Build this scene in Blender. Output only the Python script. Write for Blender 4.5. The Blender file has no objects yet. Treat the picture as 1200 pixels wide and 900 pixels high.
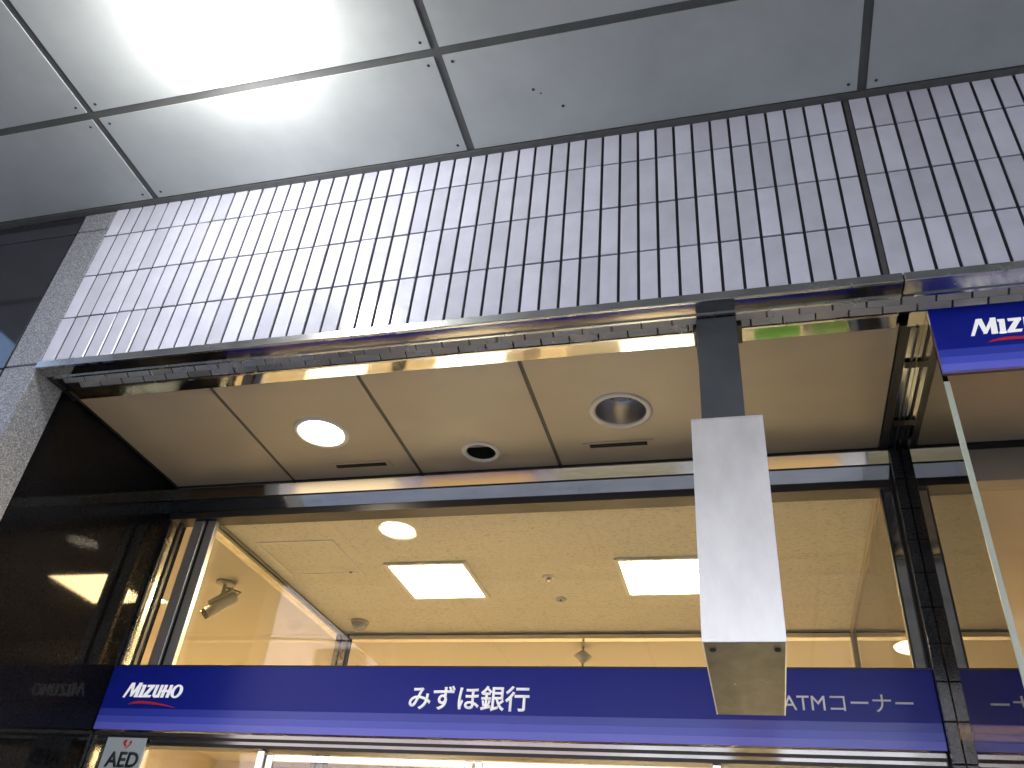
import bpy, bmesh, math, random
from mathutils import Vector, Matrix
random.seed(7)
R = math.radians
SC = bpy.context.scene
COL = SC.collection
H = 1.6            # eye height; every z below is written relative to the eye

# ------------------------------------------------------------------ camera
cd = bpy.data.cameras.new('camera'); cam = bpy.data.objects.new('camera', cd); COL.objects.link(cam)
cd.sensor_width = 36.0; cd.lens = 36.0 * 993.7 / 1200.0
cd.clip_start = 0.05; cd.clip_end = 500
right = Vector((0.96583674, 0.24561886, 0.08264843))
down = Vector((-0.07844042, 0.58103544, -0.81008945))
fwd = Vector((-0.24699491, 0.77593118, 0.58045183))
m = Matrix((( right.x, -down.x, -fwd.x, 0), (right.y, -down.y, -fwd.y, 0), (right.z, -down.z, -fwd.z, H), (0, 0, 0, 1)))
cam.matrix_world = m
SC.camera = cam

# ------------------------------------------------------------------ sky, sun, exposure
W = bpy.data.worlds.new('World'); SC.world = W; W.use_nodes = True
nt = W.node_tree; nt.nodes.clear()
wo = nt.nodes.new('ShaderNodeOutputWorld'); bg = nt.nodes.new('ShaderNodeBackground'); sk = nt.nodes.new('ShaderNodeTexSky')
SUN_EL, SUN_AZ = 52.0, 24.0        # sun stands behind the bank, so its front lies in open shade
sk.sky_type = 'NISHITA'; sk.sun_disc = False
sk.sun_elevation = R(SUN_EL); sk.sun_rotation = R(SUN_AZ)
bg.inputs['Strength'].default_value = 0.15
nt.links.new(sk.outputs[0], bg.inputs['Color']); nt.links.new(bg.outputs[0], wo.inputs[0])
sl = bpy.data.lights.new('sun', 'SUN'); sl.energy = 5.0; sl.angle = R(0.5); sl.color = (1, .95, .88)
so = bpy.data.objects.new('sun', sl); COL.objects.link(so)
az = R(SUN_AZ); el = R(SUN_EL)
sdir = Vector((math.sin(az) * math.cos(el), math.cos(az) * math.cos(el), math.sin(el)))
so.rotation_euler = sdir.to_track_quat('Z', 'Y').to_euler(); so.location = (0, 0, 20)
SC.view_settings.view_transform = 'Standard'; SC.view_settings.look = 'None'
SC.view_settings.exposure = 2.05; SC.view_settings.gamma = 1.0; SC.view_settings.use_curve_mapping = False
SC.render.engine = 'CYCLES'
SC.cycles.use_denoising = True
try: SC.cycles.denoiser = 'OPENIMAGEDENOISE'
except Exception: pass
SC.cycles.max_bounces = 12; SC.cycles.diffuse_bounces = 6; SC.cycles.glossy_bounces = 6; SC.cycles.transparent_max_bounces = 16
SC.cycles.sample_clamp_indirect = 8.0; SC.cycles.caustics_reflective = False; SC.cycles.caustics_refractive = False

# ------------------------------------------------------------------ materials
MATS = {}
def nodes(name):
    mt = bpy.data.materials.new(name); mt.use_nodes = True; t = mt.node_tree; t.nodes.clear()
    o = t.nodes.new('ShaderNodeOutputMaterial'); MATS[name] = mt
    return mt, t, o
def N(t, kind, **kw):
    n = t.nodes.new(kind)
    for k, v in kw.items():
        if k in n.inputs.keys(): n.inputs[k].default_value = v
        else: setattr(n, k, v)
    return n
def c4(c): return (c[0], c[1], c[2], 1.0)
def mat(name, col, rough=.5, metal=0.0, spec=.5, var=0.0, vscale=4.0, stretch=(1, 1, 1), col2=None, bump=0.0, bscale=60.0,
        rvar=0.0, objvar=0.0, coat=0.0, detail=6.0, lo=.35, hi=.65):
    """Principled surface: colour mottled by noise (real stains and grain), fine bump, roughness wear."""
    mt, t, o = nodes(name); L = t.links.new
    b = N(t, 'ShaderNodeBsdfPrincipled'); L(b.outputs[0], o.inputs[0])
    b.inputs['Roughness'].default_value = rough; b.inputs['Metallic'].default_value = metal
    b.inputs['Specular IOR Level'].default_value = spec; b.inputs['Coat Weight'].default_value = coat
    b.inputs['Base Color'].default_value = c4(col)
    tc = N(t, 'ShaderNodeTexCoord'); mp = N(t, 'ShaderNodeMapping'); mp.inputs['Scale'].default_value = stretch
    geo = N(t, 'ShaderNodeNewGeometry'); L(geo.outputs['Position'], mp.inputs['Vector'])
    out = None
    if var > 0 or col2:
        nz = N(t, 'ShaderNodeTexNoise', Scale=vscale, Detail=detail, Roughness=.6); L(mp.outputs[0], nz.inputs['Vector'])
        mr = N(t, 'ShaderNodeMapRange'); L(nz.outputs['Fac'], mr.inputs[0]); mr.inputs[1].default_value = lo; mr.inputs[2].default_value = hi
        mx = N(t, 'ShaderNodeMix', data_type='RGBA'); L(mr.outputs[0], mx.inputs[0])
        a = col2 if col2 else tuple(x * (1 - var) for x in col)
        mx.inputs[6].default_value = c4(a); mx.inputs[7].default_value = c4(col); out = mx.outputs[2]
        if rvar:
            m2 = N(t, 'ShaderNodeMapRange'); L(nz.outputs['Fac'], m2.inputs[0]); m2.inputs[1].default_value = .3; m2.inputs[2].default_value = .7
            m2.inputs[3].default_value = max(.01, rough - rvar); m2.inputs[4].default_value = rough + rvar; L(m2.outputs[0], b.inputs['Roughness'])
    if objvar:
        oi = N(t, 'ShaderNodeObjectInfo'); hs = N(t, 'ShaderNodeHueSaturation')
        m3 = N(t, 'ShaderNodeMapRange'); L(oi.outputs['Random'], m3.inputs[0]); m3.inputs[3].default_value = 1 - objvar; m3.inputs[4].default_value = 1 + objvar * .4
        L(m3.outputs[0], hs.inputs['Value'])
        if out: L(out, hs.inputs['Color'])
        else: hs.inputs['Color'].default_value = c4(col)
        out = hs.outputs[0]
    if out: L(out, b.inputs['Base Color'])
    if bump:
        n2 = N(t, 'ShaderNodeTexNoise', Scale=bscale, Detail=4.0); L(mp.outputs[0], n2.inputs['Vector'])
        bp = N(t, 'ShaderNodeBump', Strength=bump, Distance=.004); L(n2.outputs['Fac'], bp.inputs['Height']); L(bp.outputs[0], b.inputs['Normal'])
    return mt
def emit(name, col, s):
    mt, t, o = nodes(name); e = N(t, 'ShaderNodeEmission', Color=c4(col), Strength=s); t.links.new(e.outputs[0], o.inputs[0]); return mt
def glass(name, tint=(.97, .98, .97), boost=0.0, ior=1.5):
    """Thin sheet: light passes straight through, the surface mirrors by Fresnel (a coated pane has a base reflectance)."""
    mt, t, o = nodes(name); L = t.links.new
    tr = N(t, 'ShaderNodeBsdfTransparent', Color=c4(tint)); gl = N(t, 'ShaderNodeBsdfGlossy', Roughness=.0, Color=(1, 1, 1, 1))
    fr = N(t, 'ShaderNodeFresnel', IOR=ior); ge = N(t, 'ShaderNodeNewGeometry'); io = N(t, 'ShaderNodeMapRange')
    L(ge.outputs['Backfacing'], io.inputs[0]); io.inputs[3].default_value = ior; io.inputs[4].default_value = 1 / ior; L(io.outputs[0], fr.inputs['IOR'])   # same Fresnel on both faces of the sheet
    mp = N(t, 'ShaderNodeMapRange'); L(fr.outputs[0], mp.inputs[0])
    mp.inputs[3].default_value = boost; mp.inputs[4].default_value = 1.0
    mx = N(t, 'ShaderNodeMixShader'); L(mp.outputs[0], mx.inputs[0]); L(tr.outputs[0], mx.inputs[1]); L(gl.outputs[0], mx.inputs[2]); L(mx.outputs[0], o.inputs[0])
    return mt
def speckle(name, dark, light, rough, scale=420.0, coat=0.0, spec=.5, bump=0.0):
    mt, t, o = nodes(name); L = t.links.new
    b = N(t, 'ShaderNodeBsdfPrincipled', Roughness=rough); L(b.outputs[0], o.inputs[0]); b.inputs['Specular IOR Level'].default_value = spec
    geo = N(t, 'ShaderNodeNewGeometry')
    v = N(t, 'ShaderNodeTexVoronoi', Scale=scale); L(geo.outputs['Position'], v.inputs['Vector'])
    n = N(t, 'ShaderNodeTexNoise', Scale=130.0, Detail=3.0); L(geo.outputs['Position'], n.inputs['Vector'])
    ad = N(t, 'ShaderNodeMath', operation='MULTIPLY'); L(v.outputs['Color'], ad.inputs[0]); L(n.outputs['Fac'], ad.inputs[1])
    cr = N(t, 'ShaderNodeMapRange'); L(ad.outputs[0], cr.inputs[0]); cr.inputs[1].default_value = .1; cr.inputs[2].default_value = .5
    mx = N(t, 'ShaderNodeMix', data_type='RGBA'); mx.inputs[6].default_value = c4(dark); mx.inputs[7].default_value = c4(light)
    L(cr.outputs[0], mx.inputs[0]); L(mx.outputs[2], b.inputs['Base Color'])
    if bump:
        bp = N(t, 'ShaderNodeBump', Strength=bump, Distance=.002); L(v.outputs['Distance'], bp.inputs['Height']); L(bp.outputs[0], b.inputs['Normal'])
    return mt
def acoustic(name, col, dark):
    """Fissured rock-wool board: short dark worm holes scattered along one direction."""
    mt, t, o = nodes(name); L = t.links.new
    b = N(t, 'ShaderNodeBsdfPrincipled', Roughness=.85); L(b.outputs[0], o.inputs[0])
    geo = N(t, 'ShaderNodeNewGeometry'); mp = N(t, 'ShaderNodeMapping'); mp.inputs['Scale'].default_value = (48, 190, 1); L(geo.outputs['Position'], mp.inputs[0])
    n = N(t, 'ShaderNodeTexNoise', Scale=1.0, Detail=3.0, Roughness=.7); L(mp.outputs[0], n.inputs['Vector'])
    r = N(t, 'ShaderNodeMapRange'); L(n.outputs['Fac'], r.inputs[0]); r.inputs[1].default_value = .56; r.inputs[2].default_value = .68
    mx = N(t, 'ShaderNodeMix', data_type='RGBA'); mx.inputs[6].default_value = c4(col); mx.inputs[7].default_value = c4(dark); L(r.outputs[0], mx.inputs[0])
    L(mx.outputs[2], b.inputs['Base Color'])
    bp = N(t, 'ShaderNodeBump', Strength=.5, Distance=-.003); L(r.outputs[0], bp.inputs['Height']); L(bp.outputs[0], b.inputs['Normal'])
    return mt
def bricks(name, c1, c2, mortar, w, h, ms=.006, rough=.8, wall=False):
    mt, t, o = nodes(name); L = t.links.new
    b = N(t, 'ShaderNodeBsdfPrincipled', Roughness=rough); L(b.outputs[0], o.inputs[0])
    geo = N(t, 'ShaderNodeNewGeometry'); src = geo.outputs['Position']
    if wall:
        sx = N(t, 'ShaderNodeSeparateXYZ'); cx = N(t, 'ShaderNodeCombineXYZ'); L(src, sx.inputs[0]); L(sx.outputs[0], cx.inputs[0]); L(sx.outputs[2], cx.inputs[1]); src = cx.outputs[0]
    k = N(t, 'ShaderNodeTexBrick'); L(src, k.inputs['Vector'])
    k.inputs['Color1'].default_value = c4(c1); k.inputs['Color2'].default_value = c4(c2); k.inputs['Mortar'].default_value = c4(mortar)
    k.inputs['Scale'].default_value = 1.0; k.inputs['Brick Width'].default_value = w; k.inputs['Row Height'].default_value = h; k.inputs['Mortar Size'].default_value = ms
    L(k.outputs['Color'], b.inputs['Base Color']); return mt

mat('tile', (.64, .66, .78), rough=.09, var=.10, vscale=9, objvar=.15, bump=.03, bscale=14)
mat('grout', (.018, .018, .028), rough=.9, var=.3, vscale=40)
mat('sealant', (.075, .075, .078), rough=.7, var=.25, vscale=30)
mat('canopy_board', (.46, .495, .49), rough=.42, var=.15, vscale=2.6, detail=12, bump=.05, bscale=90, objvar=.05)
mat('canopy_joint', (.10, .105, .103), rough=.6, var=.2, vscale=12)
mat('dark_spot', (.03, .028, .026), rough=.6)
mat('white_enamel', (.78, .77, .74), rough=.35, var=.06)
mat('steel', (.66, .655, .63), rough=.07, metal=1.0, var=.12, vscale=3, stretch=(1, 8, 8), rvar=.03)
mat('steel_satin', (.55, .55, .54), rough=.26, metal=1.0, var=.18, vscale=6, rvar=.06)
mat('steel_brushed', (.50, .49, .46), rough=.36, metal=.75, var=.12, vscale=6)
mat('steel_dark', (.26, .255, .245), rough=.14, metal=1.0, var=.15, vscale=5)
mat('chrome', (.50, .50, .51), rough=.30, metal=1.0)
mat('black_metal', (.022, .022, .023), rough=.4, var=.2)
mat('black_gap', (.008, .008, .008), rough=.9)
mat('soffit_board', (.53, .465, .36), rough=.36, var=.14, vscale=2.2, detail=11, bump=.03, bscale=70, stretch=(.4, 1, 1))
mat('soffit_joint', (.10, .095, .085), rough=.6)
speckle('granite_rough', (.10, .108, .125), (.48, .50, .55), .62, 420, bump=.5)
speckle('granite_black', (.004, .004, .005), (.012, .012, .013), .045, 500, spec=.13)
speckle('granite_front', (.012, .0125, .017), (.045, .046, .055), .07, 500, spec=1.0)
speckle('post_reflection', (.012, .014, .018), (.05, .053, .06), .10, 380, spec=.6)  # dark tone of the tiles reflected in the mirror post
mat('sign_navy', (.010, .021, .32), rough=.25, spec=.22, var=.04)
mat('sign_stripe_a', (.04, .065, .50), rough=.24); mat('sign_stripe_b', (.085, .115, .68), rough=.24); mat('sign_stripe_c', (.16, .185, .82), rough=.24)
mat('sign_white', (.85, .85, .87), rough=.35); mat('sign_lit_white', (.85, .85, .87), rough=.35); mat('sign_red', (.62, .03, .05), rough=.35)
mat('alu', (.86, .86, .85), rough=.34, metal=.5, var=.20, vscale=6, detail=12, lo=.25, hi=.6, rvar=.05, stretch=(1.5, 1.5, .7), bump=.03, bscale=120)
mat('alu_under_shaded', (.25, .22, .155), rough=.5, metal=.1, col2=(.14, .122, .085), vscale=7, detail=9, stretch=(2, 1, 1))  # same aluminium, warm shade of the underside put into the colour, plus stains
mat('bracket_paint', (.062, .072, .080), rough=.42, metal=.0, var=.22, vscale=9, detail=9, rvar=.08)
mat('paint_warm', (.66, .60, .50), rough=.6, var=.05, vscale=1.2)
mat('hall_ceiling', (.70, .64, .54), rough=.75, var=.05, vscale=1.2)
acoustic('rockwool', (.74, .70, .60), (.36, .32, .25))
mat('hatch_paint', (.60, .555, .46), rough=.7, var=.06)
mat('floor_stone', (.42, .38, .32), rough=.25, var=.15, vscale=3)
bricks('paving', (.40, .39, .385), (.30, .295, .29), (.10, .10, .10), .22, .11, .006)
bricks('floor_tiles', (.52, .50, .47), (.44, .42, .39), (.12, .11, .10), .30, .15, .007, rough=.3)
mat('asphalt', (.055, .055, .057), rough=.9, var=.25, vscale=20)
bricks('pink_tile', (.56, .49, .50), (.52, .45, .46), (.34, .30, .29), .6, .4, .012, rough=.6, wall=True)
bricks('white_tile', (.72, .74, .80), (.68, .70, .76), (.40, .40, .41), .6, .4, .012, rough=.5, wall=True)
mat('window_dark', (.03, .035, .04), rough=.05, spec=.6)
mat('frame_grey', (.30, .30, .31), rough=.4, metal=.4)
mat('cable', (.02, .02, .02), rough=.6)
mat('roof', (.25, .25, .25), rough=.9)
mat('plastic_grey', (.42, .42, .40), rough=.4); mat('lens_black', (.01, .01, .01), rough=.08)
mat('dome_plastic', (.34, .36, .35), rough=.2, spec=.6)
mat('poster_green', (.16, .55, .05), rough=.4); mat('poster_ink', (.02, .06, .02), rough=.5); mat('poster_paper', (.72, .66, .52), rough=.5)
mat('sticker_grey', (.47, .54, .57), rough=.4, var=.05); mat('sticker_ink', (.012, .012, .014), rough=.5); mat('sticker_red', (.58, .02, .03), rough=.4)
mat('atm_body', (.48, .45, .42), rough=.4); mat('wood_slat', (.36, .15, .06), rough=.45, var=.3, vscale=10, stretch=(1, 1, 12))
mat('glass_edge', (.50, .56, .46), rough=.25, var=.12, vscale=12, spec=.6)
glass('glass', (.965, .975, .96)); glass('glass_fin', (.14, .125, .10), boost=.27); glass('glass_smoked', (.50, .47, .42), boost=.16); glass('glass_door', (.6, .6, .6), boost=.05)
WARM = (1.0, .72, .36)
_b = [n for n in MATS['sign_lit_white'].node_tree.nodes if n.type == 'BSDF_PRINCIPLED'][0]     # back-lit lettering
_b.inputs['Emission Color'].default_value = (1, 1, 1, 1); _b.inputs['Emission Strength'].default_value = .10
emit('lamp_canopy', (1.0, .97, .94), 17.5)
emit('lamp_down', (1.0, .88, .66), 12.0)
emit('lamp_panel', (1.0, .70, .36), 25.0)
emit('lamp_hall', (1.0, .68, .33), 36.0)
emit('shop_a', (1.0, .62, .25), .22); emit('shop_b', (1.0, .75, .45), .5); emit('shop_c', (.9, .8, .55), .10)
emit('added_lamp_side', (1.0, .66, .30), 3.5)
emit('screen_lit', (1.0, .80, .48), 1.6)
emit('reflection_glow', (1.0, .88, .66), 6.0)  # glow of the boxes added for the trim reflections

# ------------------------------------------------------------------ helpers
def world_loc(o):
    v = Vector(o.location)
    while o.parent: o = o.parent; v = v + Vector(o.location)
    return v
def tag(o, label, cat, group=None):
    o['label'] = label; o['category'] = cat
    if group: o['group'] = group
    return o
def structure(o): o['kind'] = 'structure'; return o
def thing(name, label, cat, loc, group=None):
    o = bpy.data.objects.new(name, None); COL.objects.link(o); o.location = (loc[0], loc[1], loc[2] + H); o.empty_display_size = .1
    return tag(o, label, cat, group)
def link(name, me, parent, wloc):
    o = bpy.data.objects.new(name, me); COL.objects.link(o)
    if parent: o.parent = parent; o.location = Vector(wloc) - world_loc(parent)
    else: o.location = wloc
    return o
class MB:
    def __init__(s): s.bm = bmesh.new()
    def box(s, x0, x1, y0, y1, z0, z1, bev=0.0):
        b = bmesh.new(); bmesh.ops.create_cube(b, size=1.0)
        for v in b.verts: v.co = Vector(((x0 + x1) / 2 + v.co.x * (x1 - x0), (y0 + y1) / 2 + v.co.y * (y1 - y0), (z0 + z1) / 2 + v.co.z * (z1 - z0)))
        if bev: bmesh.ops.bevel(b, geom=b.edges[:], offset=bev, segments=1, affect='EDGES', profile=.5)
        s.join(b); return s
    def join(s, b):
        me = bpy.data.meshes.new('tmp'); b.to_mesh(me); b.free(); s.bm.from_mesh(me); bpy.data.meshes.remove(me)
    def prism_x(s, prof, x0, x1):          # closed (y, z) outline swept along X
        a = [s.bm.verts.new((x0, y, z)) for y, z in prof]; b = [s.bm.verts.new((x1, y, z)) for y, z in prof]; n = len(prof)
        s.bm.faces.new(a); s.bm.faces.new(b[::-1])
        for i in range(n): s.bm.faces.new((a[i], b[i], b[(i + 1) % n], a[(i + 1) % n]))
        bmesh.ops.recalc_face_normals(s.bm, faces=s.bm.faces[:]); return s
    def prism_y(s, prof, y0, y1):          # closed (x, z) outline swept along Y
        a = [s.bm.verts.new((x, y0, z)) for x, z in prof]; b = [s.bm.verts.new((x, y1, z)) for x, z in prof]; n = len(prof)
        f = [s.bm.faces.new(a), s.bm.faces.new(b[::-1])]
        for i in range(n): f.append(s.bm.faces.new((a[i], b[i], b[(i + 1) % n], a[(i + 1) % n])))
        bmesh.ops.recalc_face_normals(s.bm, faces=f); return s
    def lathe(s, cx, cy, prof, seg=40, close=False):   # (r, z) profile about a vertical axis
        rows = []
        for r, z in prof:
            rows.append([s.bm.verts.new((cx + r * math.cos(2 * math.pi * i / seg), cy + r * math.sin(2 * math.pi * i / seg), z)) for i in range(seg)] if r > 1e-6 else [s.bm.verts.new((cx, cy, z))])
        for a, b in zip(rows[:-1], rows[1:]):
            for i in range(seg):
                j = (i + 1) % seg
                if len(a) == 1: s.bm.faces.new((a[0], b[j], b[i]))
                elif len(b) == 1: s.bm.faces.new((a[i], a[j], b[0]))
                else: s.bm.faces.new((a[i], a[j], b[j], b[i]))
        for f in s.bm.faces: f.smooth = True
        return s
    def tube(s, pts, r, seg=10):
        rows = []
        for k, p in enumerate(pts):
            p = Vector(p); d = (Vector(pts[min(k + 1, len(pts) - 1)]) - Vector(pts[max(k - 1, 0)])).normalized()
            u = d.cross(Vector((0, 0, 1)) if abs(d.z) < .9 else Vector((1, 0, 0))).normalized(); w = d.cross(u)
            rr = r[k] if isinstance(r, (list, tuple)) else r
            rows.append([s.bm.verts.new(p + (u * math.cos(2 * math.pi * i / seg) + w * math.sin(2 * math.pi * i / seg)) * rr) for i in range(seg)])
        for a, b in zip(rows[:-1], rows[1:]):
            for i in range(seg): s.bm.faces.new((a[i], a[(i + 1) % seg], b[(i + 1) % seg], b[i])).smooth = True
        s.bm.faces.new(rows[0][::-1]); s.bm.faces.new(rows[-1]); bmesh.ops.recalc_face_normals(s.bm, faces=s.bm.faces[:]); return s
    def plate(s, x0, x1, y0, y1, z, th, holes=()):   # board with round holes, lower face at z
        b = bmesh.new(); es = []
        loops = [[(x0, y0), (x1, y0), (x1, y1), (x0, y1)]] + [[(cx + r * math.cos(2 * math.pi * i / 40), cy + r * math.sin(2 * math.pi * i / 40)) for i in range(40)] for cx, cy, r in holes]
        for lp in loops:
            vs = [b.verts.new((x, y, z)) for x, y in lp]
            es += [b.edges.new((vs[i], vs[(i + 1) % len(vs)])) for i in range(len(vs))]
        bmesh.ops.triangle_fill(b, use_beauty=True, edges=es)
        ge = bmesh.ops.extrude_face_region(b, geom=b.faces[:])
        for v in ge['geom']:
            if isinstance(v, bmesh.types.BMVert): v.co.z += th
        bmesh.ops.recalc_face_normals(b, faces=b.faces[:]); s.join(b); return s
    def build(s, name, m, parent=None, origin=None):
        vs = s.bm.verts
        lo = [min(v.co[i] for v in vs) for i in range(3)]; hi = [max(v.co[i] for v in vs) for i in range(3)]
        o = Vector(origin) if origin else Vector(((lo[0] + hi[0]) / 2, (lo[1] + hi[1]) / 2, lo[2]))
        for v in vs: v.co -= o
        me = bpy.data.meshes.new(name); s.bm.to_mesh(me); s.bm.free(); me.materials.append(MATS[m])
        return link(name, me, parent, o + Vector((0, 0, H)))
def box(name, x0, x1, y0, y1, z0, z1, m, parent=None, bev=0.0): return MB().box(x0, x1, y0, y1, z0, z1, bev).build(name, m, parent)
def lettering(name, body, x0, x1, z0, y, m, parent, bold=0.0, depth=.003, ztop=None, mirror=False):
    """Text as a raised mesh facing -Y, fitted from x0 to x1 on baseline z0."""
    cu = bpy.data.curves.new('txt', 'FONT'); cu.body = body; cu.extrude = .0; cu.offset = bold; cu.size = 1.0; cu.resolution_u = 4
    to = bpy.data.objects.new('txt', cu); COL.objects.link(to)
    dg = bpy.context.evaluated_depsgraph_get(); me = bpy.data.meshes.new_from_object(to.evaluated_get(dg)); bpy.data.objects.remove(to); bpy.data.curves.remove(cu)
    b = bmesh.new(); b.from_mesh(me); bpy.data.meshes.remove(me)
    ax = min(v.co.x for v in b.verts); bx = max(v.co.x for v in b.verts); ay = min(v.co.y for v in b.verts); by = max(v.co.y for v in b.verts)
    sx = (x1 - x0) / (bx - ax); sz = (ztop - z0) / (by - ay) if ztop else sx
    oz = z0 - ay * sz if ztop else z0
    for v in b.verts: v.co = Vector((x0 + (v.co.x - ax) * sx, y, oz + v.co.y * sz))
    mb = MB(); fs = b.faces[:]
    ge = bmesh.ops.extrude_face_region(b, geom=fs)
    for v in ge['geom']:
        if isinstance(v, bmesh.types.BMVert): v.co.y -= depth
    bmesh.ops.recalc_face_normals(b, faces=b.faces[:]); mb.join(b)
    return mb.build(name, m, parent)

# ------------------------------------------------------------------ ground and street
structure(box('ground', -60, 60, -80, 60, -1.80, -1.62, 'asphalt'))
structure(box('pavement', -40, 40, -3.4, 3.2, -1.62, -1.60, 'paving'))
structure(box('pavement_kerb', -40, 40, -3.56, -3.402, -1.62, -1.595, 'roof'))
structure(box('far_pavement', -40, 40, -14, -11.0, -1.62, -1.48, 'paving'))

# ------------------------------------------------------------------ arcade canopy
PX0, PP = -2.409, 1.4775
CZ = 2.74
can = thing('arcade_canopy', 'grey panelled canopy ceiling with dark joints over the white tiled band', 'canopy', (0, -.2, CZ))
rows = [(2.066, 1.6385), (1.6035, .889), (.856, .144), (.111, -.60), (-.633, -1.345), (-1.378, -2.09), (-2.123, -2.60)]
for i in range(-1, 5):
    x0 = PX0 + i * PP + .0165; x1 = PX0 + (i + 1) * PP - .0165
    for y1, y0 in rows:
        hole = []
        MB().plate(x0, x1, y0, y1, CZ, .012).build('panel', 'canopy_board', can)
        for sx, sy in ((x0 + .03, y0 + .03), (x0 + .03, y1 - .03), (x1 - .03, y0 + .03), (x1 - .03, y1 - .03)):
            if y1 > .9 and -3 < sx < 1.2 and random.random() < .8:
                MB().lathe(sx, sy, [(0, CZ - .0016), (.0055, CZ - .0012), (.0065, CZ + .001)], 10).build('screw', 'dark_spot', can)
for sx, sy, r in ((-.62, 1.841, .006), (-.596, 1.862, .0035), (-.525, 1.932, .006)):
    MB().lathe(sx, sy, [(0, CZ - .001), (r, CZ - .0008), (r * 1.15, CZ + .001)], 9).build('drill_hole', 'dark_spot', can)
box('joint_backing', -3.9, 5.1, -2.62, 2.105, CZ + .005, CZ + .30, 'canopy_joint', can)
box('edge_strip', -3.9, 5.1, 2.0715, 2.104, CZ - .004, CZ + .0045, 'canopy_joint', can)
box('front_fascia', -3.9, 5.1, -2.66, -2.622, CZ - .06, CZ + .42, 'steel_satin', can)
box('roof_slab', -3.9, 5.1, -2.618, 2.30, CZ + .302, CZ + .40, 'roof', can)
def canopy_lamp(x, y, label):
    t = thing('canopy_lamp', label, 'ceiling lamp', (x, y, CZ), 'lamps along the canopy')
    MB().lathe(x, y, [(.10, CZ - .0005), (.10, CZ - .018), (.06, CZ - .03), (.045, CZ - .09)], 40).build('ceiling_rose', 'white_enamel', t)
    r = .12; zc = CZ - .185
    MB().lathe(x, y, [(r * math.sin(R(a)), zc + r * math.cos(R(a))) for a in range(20, 180, 8)] + [(0, zc - r)], 48).build('globe', 'lamp_canopy', t)
canopy_lamp(-1.65, 1.35, 'glaring white globe lamp on the canopy panel above the granite pillar')

# ------------------------------------------------------------------ tiled fascia
FY = 2.1; XL = -2.633; MJ = .491
fas = thing('tiled_fascia', 'band of upright lavender white tiles with dark joints below the canopy', 'wall', (0, FY, 1.86))
box('backing', XL + .002, 4.2, FY + .0055, FY + .19, 1.866, CZ + .004, 'grout', fas)
ZR = [(1.866, 2.0905), (2.0975, 2.3255), (2.3325, 2.5665), (2.5735, 2.738)]
def tile_mesh(w, h):
    b = MB().box(-w / 2, w / 2, 0, .012, 0, h, .0011); me = bpy.data.meshes.new('tile'); b.bm.to_mesh(me); b.bm.free(); me.materials.append(MATS['tile']); return me
cols = [(XL + .004 + k * .06772, XL + .004 + k * .06772 + .0575) for k in range(46)]
cols += [(MJ + .012 + k * .0683, MJ + .012 + k * .0683 + .058) for k in range(26)]
w = .0577
TM = [tile_mesh(w, b - a) for a, b in ZR]
for x0, x1 in cols:
    for (a, b), me in zip(ZR, TM):
        o = link('tile', me, fas, ((x0 + x1) / 2, FY + random.uniform(-.0006, .0006), a + H))
        o.rotation_euler = (R(random.gauss(0, .18)), 0, R(random.gauss(0, .28)))
box('movement_joint', MJ - .0065, MJ + .0085, FY + .001, FY + .006, 1.866, 2.738, 'sealant', fas)
up = structure(box('upper_wall', -12, 12, 2.302, 2.6, CZ + .1, 9.0, 'pink_tile'))

# ------------------------------------------------------------------ polished steel head of the roller shutter
sh = thing('shutter_head', 'mirror steel trim and shutter slot along the foot of the tiled band', 'steel trim', (-1, 2.2, 1.83))
SR = 4.2
for a, b in ((XL + .004, .533), (.538, SR)):
    box('front_trim', a, b, FY - .014, FY + .0, 1.829, 1.862, 'steel_satin', sh, .002)
    box('front_soffit', a, b, FY + .001, FY + .054, 1.831, 1.86, 'steel' if a < 0 else 'steel_satin', sh)
    box('rear_soffit', a + .03, b, FY + .148, FY + .222, 1.838, 1.86, 'steel', sh)
    box('slot_edge', a + .03, b, FY + .0545, FY + .064, 1.826, 1.858, 'steel_satin', sh)
    box('slot_edge', a + .03, b, FY + .138, FY + .1475, 1.826, 1.858, 'steel_satin', sh)
box('slot_void', XL + .03, SR, FY + .0645, FY + .1375, 1.846, 1.86, 'black_gap', sh)
bar = MB().box(XL + .05, SR, FY + .0665, FY + .1355, 1.8385, 1.845).build('bottom_bar', 'black_metal', sh)
me = MB().box(-.048, .048, -.0158, .0158, 0, .004, .0012); pm = bpy.data.meshes.new('reflection_plate'); me.bm.to_mesh(pm); me.bm.free(); pm.materials.append(MATS['steel_satin'])  # small staggered plates shaped to imitate a brick reflection in the steel
x = XL + .11; k = 0
while x < 1.5:
    for r_, (yy, off) in enumerate(((FY + .0838, 0), (FY + .1182, .05))):
        o = link('reflection_plate', pm, sh, (x + off, yy, 1.834 + H)); o.rotation_euler = (R(random.gauss(-27, 1.2)), R(random.gauss(0, .4)), 0)
    x += .1003
box('end_block', XL + .004, XL + .032, FY + .056, FY + .222, 1.832, 1.86, 'black_metal', sh)

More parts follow.
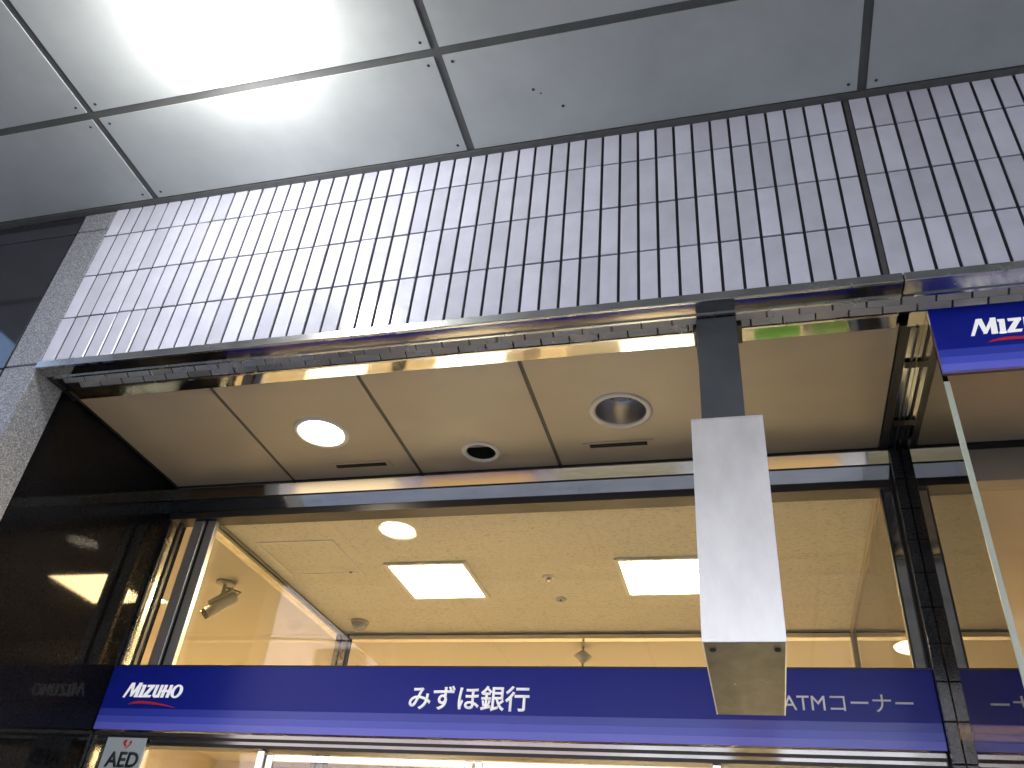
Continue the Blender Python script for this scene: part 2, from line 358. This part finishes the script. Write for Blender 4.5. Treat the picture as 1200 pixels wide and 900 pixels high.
# ------------------------------------------------------------------ granite pillar
gp = thing('granite_pillar', 'dark granite pillar with a rough grey edge left of the tiled band', 'pillar', (-3.4, 2.6, -1.6))
box('core', -5.4, -2.66, 2.13, 3.255, -1.6, 2.735, 'black_gap', gp)
zj = [-1.598, -.35, .60, 1.858, 2.62, 2.736]
for a, b in zip(zj[:-1], zj[1:]):
    box('edge_stone', -2.795, XL, FY - .002, 2.258, a + .003, b - .003, 'granite_rough', gp, .003)
    box('front_slab', -4.0, -2.809, FY + .004, 2.129, a + .003, b - .003, 'granite_front', gp, .002)
    box('front_slab', -5.3, -4.006, FY + .004, 2.129, a + .003, b - .003, 'granite_front', gp, .002)
for a, b in ((-1.598, -.1), (-.1, .30), (.30, 1.848)):
    box('side_slab', -2.659, XL - .003, 2.264, 3.26, a + .002, b - .002, 'granite_black', gp, .002)

# ------------------------------------------------------------------ recess ceiling
SZ = 1.852
sof = thing('recess_ceiling', 'beige panelled ceiling of the entrance recess behind the tiled band', 'ceiling', (-1, 2.7, SZ))
DL = [(-1.685, 2.712, .104), (-.412, 2.706, .106), (-1.043, 2.942, .069)]
xs = [XL + .004, -2.0, -1.364, -.728, -.09, .556]
for a, b in zip(xs[:-1], xs[1:]):
    MB().plate(a + .0085, b - .0085, 2.325, 3.085, SZ, .008, [h for h in DL if a < h[0] < b]).build('panel', 'soffit_board', sof)
for a, b in ((.66, 1.30), (1.30, 1.94), (1.94, 2.58), (2.58, 3.22)):
    MB().plate(a + .0085, b - .0085, 2.325, 3.085, SZ, .008).build('panel', 'soffit_board', sof)
# joint backing is built as strips so that the lamp wells stay open above the boards
for xj in xs[1:-1] + [1.30, 1.94, 2.58]: box('joint_strip', xj - .0084, xj + .0084, 2.325, 3.085, SZ + .003, SZ + .02, 'soffit_joint', sof)
box('edge_trim', XL + .002, .5795, 3.0855, 3.118, SZ - .012, SZ + .012, 'black_metal', sof)
box('edge_trim', .5515, .5795, 2.325, 3.085, SZ - .006, SZ + .012, 'black_metal', sof)
box('edge_trim', XL + .0005, XL + .0095, 2.325, 3.085, SZ - .004, SZ + .012, 'black_metal', sof)
box('edge_trim', .652, 3.3, 3.0855, 3.118, SZ - .012, SZ + .012, 'black_metal', sof)
box('deck', -2.9, 4.3, 2.302, 3.30, SZ + .16, SZ + .2, 'black_gap', sof)
def well(t, x, y, r, d, m, seg=48): MB().lathe(x, y, [(r, SZ - .001), (r * .97, SZ + d * .35), (r * .86, SZ + d * .72), (r * .62, SZ + d), (0, SZ + d)], seg).build('reflector', m, t)
def ring(t, x, y, r, m='white_enamel', wd=.022): MB().lathe(x, y, [(r - .002, SZ + .004), (r - .002, SZ - .003), (r + wd * .3, SZ - .006), (r + wd, SZ - .003), (r + wd, SZ - .0003)], 48).build('trim_ring', m, t)
x, y, r = DL[0]
t = thing('downlight', 'lit round downlight in the recess ceiling, second panel from the granite pillar', 'downlight', (x, y, SZ), 'round downlights in the recess ceiling')
ring(t, x, y, r - .006); well(t, x, y, r - .004, .10, 'chrome'); MB().lathe(x, y, [(.088, SZ + .03), (.08, SZ + .012), (.05, SZ + .004), (0, SZ + .001)], 40).build('lamp', 'lamp_down', t)
x, y, r = DL[1]
t = thing('downlight', 'unlit round downlight with a bare chrome bowl beside the hanging box', 'downlight', (x, y, SZ), 'round downlights in the recess ceiling')
ring(t, x, y, r - .006); well(t, x, y, r - .004, .115, 'chrome')
MB().lathe(x, y, [(.062, SZ + .112), (.06, SZ + .085), (.05, SZ + .080), (0, SZ + .078)], 36).build('lamp', 'steel_satin', t)
x, y, r = DL[2]
t = thing('spotlight', 'small round black spotlight in a pale ring between the two downlights', 'spotlight', (x, y, SZ))
ring(t, x, y, r - .004, wd=.019); well(t, x, y, r - .003, .09, 'black_metal')
MB().box(x - .06, x + .06, y - .008, y + .008, SZ + .03, SZ + .036).box(x - .03, x + .03, y - .03, y + .03, SZ + .05, SZ + .07, .01).build('gimbal', 'plastic_grey', t)
def vent(x0, x1, y, label):
    t = thing('slot_vent', label, 'vent', ((x0 + x1) / 2, y, SZ), 'slot vents in the recess ceiling')
    f = MB(); z0, z1 = SZ - .004, SZ - .0003
    f.box(x0, x0 + .026, y - .024, y + .024, z0, z1).box(x1 - .026, x1, y - .024, y + .024, z0, z1)
    f.box(x0 + .026, x1 - .026, y - .024, y - .015, z0, z1).box(x0 + .026, x1 - .026, y + .015, y + .024, z0, z1); f.build('frame', 'soffit_board', t)
    box('slot', x0 + .026, x1 - .026, y - .015, y + .015, SZ - .0022, SZ - .0006, 'black_gap', t)
    box('blade', x0 + .027, x1 - .027, y - .002, y + .002, SZ - .0036, SZ - .0022, 'black_metal', t)
vent(-1.762, -1.468, 2.985, 'slim dark slot vent just behind the lit downlight')
vent(-.60, -.312, 2.944, 'slim dark slot vent just behind the unlit chrome downlight')

# ------------------------------------------------------------------ shopfront
GY = 3.17
sf = thing('glass_shopfront', 'glazed shopfront with mirror steel transom and mullions behind the blue sign', 'shopfront', (-1, GY, -1.6))
prof = [(3.118, 1.842), (3.085, 1.840), (3.082, 1.834), (3.098, 1.780), (3.136, 1.722), (GY, 1.722), (GY, 1.842)]
def transom(a, b, p):
    MB().prism_x(prof, a, b).build('transom', 'steel', p)
    box('transom_groove', a, b, 3.0945, 3.104, 1.7775, 1.7835, 'black_metal', p)
    box('transom_gasket', a, b, 3.115, GY + .03, 1.690, 1.7215, 'black_metal', p)
transom(XL - .001, .579, sf)
box('pane', -2.405, .548, GY, GY + .010, .70, 1.70, 'glass', sf)
box('side_pane', -2.63, -2.50, GY, GY + .010, -.9, 1.70, 'glass', sf)
for a, b, mm in ((-2.508, -2.452, 'steel_brushed'), (-2.432, -2.386, 'steel_brushed'), (-2.452, -2.432, 'black_gap')):
    yo = .012 if mm == 'black_gap' else 0
    box('mullion', a, b, 3.142 + yo, GY - .001 if not yo else GY - .002, -1.6, 1.6895, mm, sf, .002 if not yo else 0)
box('mullion', -2.592, -2.584, 3.15, GY - .001, -1.6, 1.6895, 'black_metal', sf)
box('mullion', -2.632, -2.618, 3.12, GY - .001, -1.6, 1.6895, 'steel_satin', sf)
for a, b, mm in ((.533, .540, 'black_metal'), (.541, .573, 'steel'), (.574, .580, 'black_metal')):
    box('mullion', a, b, 3.135, GY - .001, -1.6, 1.6895, mm, sf)
# head and fixed lights below the sign
box('door_head', XL + .001, .579, 3.118, GY + .04, .714, .728, 'steel_dark', sf); box('door_head', XL + .001, .579, 3.121, GY + .04, .704, .7135, 'black_metal', sf)
box('head_track', XL + .02, .579, 3.124, GY + .03, .692, .7035, 'steel_dark', sf); box('head_track', XL + .02, .579, 3.126, GY + .03, .680, .6915, 'black_metal', sf)
box('pane', -2.38, -1.86, GY, GY + .010, -1.5, .676, 'glass', sf)
box('pane', -.12, .53, GY, GY + .010, -1.5, .676, 'glass', sf)
for a, b in ((-1.872, -1.842), (-.155, -.125)): box('door_jamb', a, b, 3.13, GY + .03, -1.6, .675, 'steel', sf, .002)
for lab, a, b in (('left glass entrance door leaf under the blue sign', -1.838, -1.002), ('right glass entrance door leaf under the blue sign', -.996, -.158)):
    d = thing('sliding_door', lab, 'door', ((a + b) / 2, 3.155, -1.59), 'sliding entrance doors')
    box('pane', a + .032, b - .032, 3.152, 3.160, -1.5, .64, 'glass_door', d)
    box('stile', a, a + .03, 3.145, 3.168, -1.58, .665, 'steel', d, .002); box('stile', b - .03, b, 3.145, 3.168, -1.58, .665, 'steel', d, .002)
    box('top_rail', a + .031, b - .031, 3.146, 3.167, .642, .665, 'steel', d); box('bottom_rail', a + .031, b - .031, 3.146, 3.167, -1.58, -1.505, 'steel', d)

rs_ = thing('side_shopfront', 'plain beige window head and glazing of the right hand recess', 'shopfront', (2, GY, -1.6))
box('head_panel', .655, 3.3, 3.118, GY + .03, 1.70, 1.838, 'soffit_board', rs_); box('pane', .655, 3.3, GY, GY + .01, -1.5, 1.699, 'glass', rs_); box('end_jamb', 3.3, 4.3, 2.33, GY + .03, -1.6, 1.85, 'soffit_board', rs_)

# right end: post with an imitated tile reflection and standing glass fin
ps = thing('mirror_post', 'narrow mirror post with an imitated tile reflection at the right end of the shopfront', 'post', (.6, 3.15, -1.6))
box('core', .583, .615, 3.085, 3.3, -1.6, 1.845, 'black_gap', ps)
z = -1.6
while z < 1.83:
    z1 = min(z + .127, 1.838); box('mirrored_tile', .581, .6165, 3.07, 3.0845, z + .002, z1 - .002, 'post_reflection', ps, .001); z += .127  # stacked dark plates imitate tiling mirrored in the steel post
fin = thing('glass_fin', 'upright glass sheet with a pale green edge dividing the two recesses', 'glass partition', (.625, 2.7, -1.6))
box('pane', .6185, .6325, 2.2735, 3.12, -1.58, 1.834, 'glass_fin', fin)
box('polished_edge', .6175, .6335, 2.2665, 2.2730, -1.58, 1.575, 'glass_edge', fin, .001)
box('head_channel', .580, .6175, 2.325, 3.10, 1.836, 1.872, 'steel_dark', fin); box('head_channel', .634, .651, 2.325, 3.10, 1.836, 1.872, 'steel_dark', fin)
box('channel_lip', .596, .604, 2.325, 3.10, 1.829, 1.8355, 'black_metal', fin)
for yy in (2.50, 2.86): box('channel_clip', .580, .6175, yy, yy + .035, 1.8265, 1.8285, 'black_metal', fin)

# ------------------------------------------------------------------ blue signs
def logo(p, x0, z0, h, y):
    """slanted capitals with a red swoosh under them"""
    mb = MB(); k = [0]
    def P(pts, top=1.0):
        k[0] += 1; d = .0022 + k[0] * .00012
        mb.prism_y([(x0 + (px * 1.1 + .13 * pz) * h, z0 + pz * h) for px, pz in pts], y - d, y - .0003)
    def arc(cx, cz, rx, rz, t0, t1, a0, a1, n=14):
        out = []; inn = []
        for i in range(n + 1):
            a = R(a0 + (a1 - a0) * i / n); out.append((cx + rx * math.cos(a), cz + rz * math.sin(a))); inn.append((cx + (rx - t0) * math.cos(a), cz + (rz - t1) * math.sin(a)))
        return out + inn[::-1]
    P([(-.12, -.02), (.03, -.02), (.33, 1.0), (.14, 1.0)]); P([(.16, 1.0), (.38, 1.0), (.54, .30), (.42, .05)]); P([(.38, .05), (.54, .05), (.92, 1.0), (.75, 1.0)]); P([(.71, 1.0), (.94, 1.0), (.98, 0), (.72, 0)])
    P([(1.07, 0), (1.30, 0), (1.30, .84), (1.07, .84)]); P([(1.02, .74), (1.30, .74), (1.27, .86), (1.0, .86)]); P([(1.03, 0), (1.33, 0), (1.33, .08), (1.03, .08)])
    P([(1.42, .86), (1.96, .86), (1.96, .71), (1.44, .71)]); P([(1.70, .76), (1.96, .76), (1.63, .10), (1.35, .10)]); P([(1.36, .15), (1.97, .15), (1.92, 0), (1.36, 0)])
    P([(2.05, .25), (2.25, .25), (2.25, .86), (2.05, .86)]); P([(2.41, .0), (2.59, .0), (2.59, .86), (2.41, .86)]); P(arc(2.30, .27, .25, .29, .19, .14, 180, 330))
    P([(2.70, 0), (2.90, 0), (2.90, .86), (2.70, .86)]); P([(3.09, 0), (3.29, 0), (3.29, .86), (3.09, .86)]); P([(2.84, .37), (3.14, .37), (3.14, .52), (2.84, .52)]); P([(2.5, .36), (2.74, .40), (2.74, .50), (2.5, .46)])
    P(arc(3.74, .43, .40, .46, .20, .12, 0, 180)); P(arc(3.74, .43, .40, .46, .20, .12, 180, 360))
    mb.build('lettering', 'sign_lit_white', p)
    top = [(.62, -.50), (.85, -.38), (1.1, -.31), (1.4, -.275), (1.8, -.265), (2.3, -.295), (2.9, -.36), (3.6, -.47), (4.15, -.585), (4.5, -.68)]
    bot = [(4.1, -.63), (3.6, -.565), (2.9, -.50), (2.3, -.462), (1.8, -.445), (1.4, -.445), (1.1, -.455), (.85, -.475)]
    MB().prism_y([(x0 + (px - .1) * h, z0 + pz * h) for px, pz in top + bot], y - .003, y - .0003).build('swoosh', 'sign_red', p)
def signboard(t, x0, x1, z0, y, hgt, dep=.05):
    f = hgt / .256
    zs = [z0, z0 + .0275 * f, z0 + .054 * f, z0 + .083 * f, z0 + hgt]
    for (a, b), mm, nm in zip(zip(zs[:-1], zs[1:]), ('sign_stripe_c', 'sign_stripe_b', 'sign_stripe_a', 'sign_navy'), ('stripe', 'stripe', 'stripe', 'face')):
        box(nm, x0, x1, y, y + .012, a + (.0002), b, mm, t)
    box('case', x0 + .002, x1 - .002, y + .0125, y + dep, z0 + .003, z0 + hgt - .003, 'black_metal', t)
    box('top_edge', x0, x1, y - .001, y + .02, z0 + hgt + .0004, z0 + hgt + .006, 'black_metal', t)
SGY = 3.10
s1 = thing('bank_sign', 'long blue bank sign above the entrance with white lettering and paler stripes', 'sign', (-1.03, SGY, .732))
signboard(s1, XL + .002, .579, .732, SGY, .256)
logo(s1, -2.533, .860, .0585, SGY)
lettering('lettering', 'みずほ銀行', -1.266, -.797, .838, SGY - .0002, 'sign_lit_white', s1, bold=.012)
lettering('lettering', 'みずほATMコーナー', -.112, .504, .850, SGY - .0002, 'sign_white', s1)
s2 = thing('bank_sign', 'short blue bank sign hung high at the right edge of the picture', 'sign', (1.9, 2.25, 1.586))
signboard(s2, .6145, 3.3, 1.586, 2.232, .247, .028)
logo(s2, .722, 1.710, .061, 2.232)

# ------------------------------------------------------------------ hanging aluminium box
hb = thing('hanging_box', 'plain silver metal box hung on a grey steel bracket before the shopfront', 'hanging box', (-.01, 2.2, .68))
BX0, BX1, BY0, BY1, BZ0, BZ1 = -.106, .080, 1.95, 2.541, .6815, 1.287
box('front_panel', BX0, BX1, BY0, BY0 + .003, BZ0, BZ1, 'alu', hb, .0012)
for a in (BX0, BX1 - .003): box('side_panel', a, a + .003, BY0 + .0035, BY1 - .0035, BZ0 + .0005, BZ1, 'alu', hb)
box('rear_panel', BX0, BX1, BY1 - .003, BY1, BZ0, BZ1, 'alu', hb); box('top_panel', BX0, BX1, BY0, BY1, BZ1 + .0003, BZ1 + .004, 'alu', hb)
un = box('underside', BX0 + .0035, BX1 - .0035, BY0 + .0035, BY1 - .0035, BZ0 - .001, BZ0 + .003, 'alu_under_shaded', hb)
for sx in (BX0 + .022, BX1 - .020):
    MB().lathe(sx, BY0 + .045, [(0, BZ0 - .007), (.005, BZ0 - .0065), (.0075, BZ0 - .004), (.0075, BZ0 - .0012)], 14).build('screw', 'dark_spot', un)
for sx in (BX0 + .062, BX0 + .126):
    MB().lathe(sx, BY0 + .30, [(0, BZ0 - .0035), (.003, BZ0 - .003), (.0036, BZ0 - .0012)], 10).build('rivet', 'white_enamel', un)
box('bracket', -.087, .039, 2.168, 2.20, BZ1 - .002, 1.825, 'bracket_paint', hb, .002)
box('bracket_web', -.083, -.077, 2.2005, 2.36, BZ1 + .006, 1.80, 'bracket_paint', hb); box('bracket_web', .029, .035, 2.2005, 2.36, BZ1 + .006, 1.80, 'bracket_paint', hb)
box('mounting_plate', -.10, .055, 2.205, 2.30, 1.8125, 1.8255, 'black_metal', hb)

# ------------------------------------------------------------------ interior shell
IZ = 1.74
structure(box('ceiling', -2.455, .53, GY + .035, 4.80, IZ, IZ + .02, 'rockwool'))
hc = [(-5.6, -2.52, GY + .035, 8.6), (-2.52, .60, 4.86, 8.6), (.60, 4.3, GY + .035, 8.6)]
for i, (a, b, c, d) in enumerate(hc): structure(box('hall_ceiling', a + .001, b - .001, c, d, IZ + .004, IZ + .022, 'hall_ceiling'))
structure(box('floor', -5.6, 4.3, 3.202, 8.6, -1.62, -1.598, 'floor_tiles'))
structure(box('wall_back', -5.6, 4.3, 8.6, 8.8, -1.6, 2.0, 'paint_warm'))
structure(box('wall_left', -5.8, -5.6, 3.0, 8.8, -1.6, 2.0, 'paint_warm'))
structure(box('wall_right', 4.3, 4.5, 2.3, 8.8, -1.6, 2.2, 'paint_warm'))
structure(box('roof_slab', -12, 12, 2.61, 16, 2.06, 2.4, 'roof'))
structure(box('wall_far_left', -12, -5.35, 2.12, 2.5, -1.6, 2.736, 'pink_tile'))
structure(box('wall_far_right', 4.22, 12, 2.12, 2.5, -1.6, 2.736, 'pink_tile'))
# partitions of the lobby
lp = thing('lobby_partition', 'glass partition with steel head along the left side of the lobby', 'glass partition', (-2.48, 4, -1.6))
box('pane', -2.492, -2.482, GY + .04, 4.80, -1.55, IZ - .042, 'glass', lp)
box('head_rail', -2.515, -2.459, GY + .035, 4.80, IZ - .041, IZ - .001, 'steel', lp); box('head_groove', -2.4585, -2.4565, GY + .035, 4.80, IZ - .024, IZ - .018, 'black_metal', lp)
for a, b, mm in ((-2.515, -2.482, 'steel_satin'), (-2.4815, -2.4735, 'black_gap'), (-2.473, -2.435, 'steel_satin'), (-2.4345, -2.429, 'black_gap')):
    box('corner_post', a, b, 4.802, 4.858, -1.6, IZ - .002, mm, lp)
bp_ = thing('lobby_partition', 'glass partition with steel head across the back of the lobby', 'glass partition', (-1, 4.83, -1.6))
box('pane', -2.428, .52, 4.826, 4.836, -1.55, IZ - .045, 'glass', bp_)
box('head_rail', -2.428, .53, 4.803, 4.858, IZ - .036, IZ - .002, 'steel', bp_); box('head_groove', -2.428, .53, 4.8005, 4.8025, IZ - .012, IZ - .007, 'black_metal', bp_)
rp = thing('lobby_partition', 'glass partition along the right side of the lobby', 'glass partition', (.56, 4, -1.6))
box('pane', .545, .555, GY + .04, 4.80, -1.55, IZ - .008, 'glass_smoked', rp); box('head_rail', .5305, .5445, GY + .035, 4.80, IZ - .006, IZ + .004, 'soffit_board', rp)
box('corner_post', .5305, .57, 4.802, 4.858, -1.6, IZ - .002, 'steel_satin', rp)

# lamps and fittings on the lobby ceiling
def light_panel(x0, x1, y0, y1, label, z=IZ, m='lamp_panel', grp='square light panels in the lobby ceiling', name='light_panel'):
    t = thing(name, label, 'light panel', ((x0 + x1) / 2, (y0 + y1) / 2, z), grp)
    f = MB(); w = .022
    f.box(x0, x1, y0, y0 + w, z - .012, z - .0005).box(x0, x1, y1 - w, y1, z - .012, z - .0005).box(x0, x0 + w, y0 + w, y1 - w, z - .012, z - .0005).box(x1 - w, x1, y0 + w, y1 - w, z - .012, z - .0005)
    f.build('frame', 'white_enamel', t); box('diffuser', x0 + w, x1 - w, y0 + w, y1 - w, z - .006, z - .0008, m, t)
light_panel(-1.797, -1.352, 3.772, 4.243, 'glowing square light panel left of the middle of the lobby ceiling')
light_panel(-.603, -.155, 3.79, 4.243, 'glowing square light panel partly behind the silver hanging box')
for i, (x0, y0) in enumerate(((-4.4, 5.6), (-2.2, 6.4), (-.4, 6.4), (1.3, 6.6), (2.9, 6.0))):  # unseen panels added to light the hall and the right hand room
    light_panel(x0, x0 + .9, y0, y0 + .45, ['unseen added light panel far left in the inner hall', 'unseen added light panel behind the back partition of the lobby, left', 'unseen added light panel behind the back partition of the lobby, right', 'unseen added light panel deep in the right hand room', 'unseen added light panel near the window of the right hand room'][i], IZ + .003, 'added_lamp_side' if i > 2 else 'lamp_hall', 'light panels of the inner hall')
light_panel(-3.95, -3.36, 3.80, 4.25, 'bright white light panel seen through the narrow pane by the granite pillar', IZ + .003, 'lamp_hall', 'light panels of the inner hall')
ht = thing('access_hatch', 'square access hatch in the lobby ceiling near the left partition', 'hatch', (-2.17, 3.69, IZ))
f = MB(); a, b, c, d, q = -2.385, -1.955, 3.49, 3.89, .012
f.box(a, b, c, c + q, IZ - .004, IZ - .0004).box(a, b, d - q, d, IZ - .004, IZ - .0004).box(a, a + q, c + q, d - q, IZ - .004, IZ - .0004).box(b - q, b, c + q, d - q, IZ - .004, IZ - .0004).build('frame', 'white_enamel', ht)
box('lid', a + q + .003, b - q - .003, c + q + .003, d - q - .003, IZ - .0025, IZ - .0004, 'rockwool', ht)
MB().lathe(-2.02, 3.87, [(0, IZ - .008), (.008, IZ - .007), (.009, IZ - .003)], 12).build('latch', 'steel_satin', ht)
for x, y, lab in ((-.971, 4.0, 'small round ceiling sprinkler between the two light panels, nearer the glass'), (-.969, 4.295, 'small round ceiling sprinkler between the two light panels, further back')):
    t = thing('sprinkler', lab, 'sprinkler', (x, y, IZ), 'ceiling sprinklers')
    MB().lathe(x, y, [(.034, IZ - .0005), (.032, IZ - .005), (.020, IZ - .007), (.018, IZ - .002), (0, IZ - .002)], 24).build('escutcheon', 'white_enamel', t)
    MB().lathe(x, y, [(.006, IZ - .003), (.006, IZ - .018), (.015, IZ - .019), (.015, IZ - .021), (0, IZ - .021)], 14).build('head', 'steel_satin', t)
t = thing('dome_camera', 'grey dome detector on the lobby ceiling by the back corner', 'dome camera', (-2.268, 4.59, IZ))
MB().lathe(-2.268, 4.59, [(.055, IZ - .0005), (.055, IZ - .014), (.048, IZ - .018)], 32).build('base', 'plastic_grey', t)
MB().lathe(-2.268, 4.59, [(.047, IZ - .016), (.044, IZ - .032), (.032, IZ - .048), (.015, IZ - .056), (0, IZ - .058)], 32).build('dome', 'dome_plastic', t)
# bullet camera hung in the left room
t = thing('security_camera', 'grey bullet security camera hanging from the ceiling behind the left pane', 'camera', (-2.836, 3.98, IZ))
cx, cy = -2.836, 3.98
MB().lathe(cx, cy, [(0, IZ + .003), (.055, IZ + .003), (.055, IZ - .008), (.045, IZ - .012), (0, IZ - .012)], 28).build('mount', 'plastic_grey', t)
MB().tube([(cx, cy, IZ - .01), (cx, cy, IZ - .05), (cx + .005, cy - .01, IZ - .085)], .013).build('arm', 'plastic_grey', t)
bx = Vector((cx + .085, cy + .01, IZ - .075)); ex = Vector((cx - .045, cy - .03, IZ - .185)); dv = (ex - bx)
bd = MB().tube([bx, bx + dv * .08, bx + dv * .5, bx + dv], [.020, .031, .032, .032], 18).build('body', 'plastic_grey', t)
MB().tube([ex - dv * .02, ex + dv * .14], [.029, .029], 18).build('lens_hood', 'lens_black', t)
MB().tube([bx + dv * .1, bx + Vector((.02, .0, .02)), (cx + .03, cy + .01, IZ - .03), (cx + .008, cy, IZ - .03)], .0045, 8).build('cable', 'black_metal', t)
MB().prism_y([(-.034, 0), (.034, 0), (.04, -.02), (.036, -.02), (.03, .004), (-.03, .004), (-.036, -.02), (-.04, -.02)], -.075, .075).build('sunshield', 'plastic_grey', t)
shd = t.children[-1]; shd.location = (bx + ex) / 2 - Vector((cx, cy, IZ)) + Vector((0, 0, .028)); shd.rotation_mode = 'QUATERNION'; shd.rotation_quaternion = dv.to_track_quat('Y', 'Z')
# pole of a hanging sign in the hall
t = thing('ceiling_pole', 'thin pole with a double cone collar hanging from the hall ceiling', 'ceiling pole', (-.985, 5.06, IZ))
MB().tube([(-.985, 5.06, IZ + .003), (-.985, 5.06, -.2)], .007).build('pole', 'steel_satin', t)
MB().lathe(-.985, 5.06, [(.008, IZ - .02), (.055, IZ - .055), (.055, IZ - .058), (.008, IZ - .10)], 28).build('collar', 'plastic_grey', t)
t = thing('round_lamp', 'round white ceiling lamp glowing behind the right end of the blue sign', 'ceiling lamp', (.88, 5.0, IZ))
MB().lathe(.88, 5.0, [(.125, IZ + .003), (.128, IZ - .01), (.115, IZ - .02)], 36).build('trim_ring', 'white_enamel', t)
MB().lathe(.88, 5.0, [(.115, IZ - .012), (.105, IZ - .032), (.07, IZ - .046), (0, IZ - .052)], 36).build('diffuser', 'lamp_down', t)

# cash machines and posters inside, seen in the steel mirrors
for i, x in enumerate((-2.05, -.95, .1)):
    t = thing('cash_machine', ['beige cash machine far left in the hall behind the lobby', 'beige cash machine left of the middle of the hall', 'beige cash machine right of the middle of the hall', 'beige cash machine in the right hand room near the glass fin', 'beige cash machine far right in the right hand room'][i], 'cash machine', (x, 5.7, -1.6), 'cash machines in the hall')
    MB().prism_x([(5.4, -1.598), (5.4, -.85), (5.62, -.72), (5.62, -.05), (6.1, -.05), (6.1, -1.598)], x - .36, x + .36).build('cabinet', 'atm_body', t)
    box('screen', x - .24, x + .24, 5.612, 5.6195, -.60, -.26, 'screen_lit', t, .002); box('header', x - .34, x + .34, 5.60, 5.6195, -.19, -.09, 'screen_lit', t)
    box('keypad', x - .12, x + .12, 5.41, 5.43, -.83, -.80, 'black_metal', t)
t = thing('poster', 'bright green poster with dark writing reflected in the steel trim', 'poster', (.37, 4.80, -.5))
box('sheet', .20, .51, 4.818, 4.8235, -.75, -.10, 'poster_green', t); box('ink_band', .24, .40, 4.8155, 4.8175, -.32, -.26, 'poster_ink', t); box('ink_band', .24, .40, 4.8155, 4.8175, -.42, -.38, 'poster_ink', t); box('ink_band', .30, .34, 4.8155, 4.8175, -.56, -.44, 'poster_ink', t)
for i, (a, b) in enumerate(((-.55, -.30), (-1.75, -1.45))):
    tag(box('poster', a, b, 4.818, 4.8235, -.6, -.25, 'poster_paper'), ['cream notice on the back partition right of the middle', 'cream notice on the back partition left of the middle'][i], 'poster')

for i, (a, b) in enumerate(((-2.18, -1.66), (-.735, -.232))):  # added boxes, their glow stands in for light panels mirrored in the trim
    t = thing('reflection_glow_box', ['glowing box added for the trim reflections, left', 'glowing box added for the trim reflections, right'][i], 'added glow box', ((a + b) / 2, 4.93, -1.598), 'glowing boxes added behind the lobby')
    box('lit_face', a, b, 4.898, 4.903, -.36, -.20, 'reflection_glow', t); box('case', a - .015, b + .015, 4.9035, 4.96, -.375, -.185, 'atm_body', t)
    box('stand', (a + b) / 2 - .04, (a + b) / 2 + .04, 4.91, 4.95, -1.598, -.3755, 'steel_satin', t)

# AED sticker on the left pane
ae = thing('defibrillator_sticker', 'grey notice with a red heart and the letters AED on the left pane', 'sticker', (-2.45, 3.112, .4))
box('plate', -2.552, -2.368, 3.110, 3.114, .40, .7035, 'sticker_grey', ae)
lettering('lettering', 'AED', -2.528, -2.378, .592, 3.1098, 'sticker_ink', ae, bold=.025, depth=.002, ztop=.650)
def heart(cx, cz, s, half=False):
    pts = []
    for i in range(40):
        u = 2 * math.pi * i / 40; x = .058 * 16 * math.sin(u) ** 3; zz = .058 * (13 * math.cos(u) - 5 * math.cos(2 * u) - 2 * math.cos(3 * u) - math.cos(4 * u)); pts.append((cx + x * s, cz + zz * s))
    return pts
MB().prism_y(heart(-2.452, .681, .021), 3.1078, 3.1097).build('heart', 'sticker_red', ae)
MB().prism_y([(-2.449, .700), (-2.436, .692), (-2.446, .682), (-2.436, .682), (-2.456, .664), (-2.450, .678), (-2.458, .678)], 3.1062, 3.1077).build('bolt', 'sticker_grey', ae)

# ------------------------------------------------------------------ across the street
ob = thing('facing_building', 'pale tiled building on the far side of the street, mirrored in the doors', 'building', (0, -14, -1.48))
box('wall', -30, -3.0, -22, -14.0, -1.48, 9.5, 'pink_tile', ob); box('wall', -2.99, 30, -22, -14.01, -1.48, 11, 'white_tile', ob)
for i in range(8):
    a = -15 + i * 3.6
    sw_ = box('shop_window', a, a + 2.9, -13.985, -13.96, -1.1, 1.1, ('shop_a', 'shop_b', 'shop_a', 'shop_c')[i % 4], ob)
    box('window_frame', a - .1, a + 3.0, -13.988, -13.90, 1.12, 1.7, ('frame_grey', 'black_metal', 'sign_navy', 'poster_paper')[i % 4], sw_)
box('shade_awning', -30, 30, -13.955, -11.4, 2.05, 2.3, 'frame_grey', ob)  # unseen, added to keep the sun off the shop windows
wm = MB().box(-.8, .8, -.05, .02, 0, 1.3); wme = bpy.data.meshes.new('window'); wm.bm.to_mesh(wme); wm.bm.free(); wme.materials.append(MATS['frame_grey'])
gm = MB().box(-.72, .72, -.03, -.01, .07, 1.23); gme = bpy.data.meshes.new('pane'); gm.bm.to_mesh(gme); gm.bm.free(); gme.materials.append(MATS['window_dark'])
for j in range(3):
    for i in range(9):
        wn = link('window', wme, ob, (-13.5 + i * 3.1, -13.99, 2.6 + j * 3.1 + H)); link('pane', gme, wn, (-13.5 + i * 3.1, -13.975 + .06, 2.6 + j * 3.1 + H))
for i, (p, q, sag) in enumerate((((-20, -10, 4.2), (20, -9.2, 5.0), .8), ((-20, -9.6, 5.2), (20, -10, 4.6), .9), ((-20, -8.8, 6.0), (20, -9, 5.6), .6), ((-6, -13.6, 6.0), (3, -9, 4.6), .3))):
    pts = [(p[0] + (q[0] - p[0]) * k / 24, p[1] + (q[1] - p[1]) * k / 24, p[2] + (q[2] - p[2]) * k / 24 - sag * 4 * (k / 24) * (1 - k / 24)) for k in range(25)]
    tag(MB().tube(pts, .022, 8).build('overhead_cable', 'cable'), ['lowest black cable over the street', 'middle black cable over the street', 'highest black cable over the street', 'black service cable slanting to the facing building'][i], 'cable', 'cables over the street')
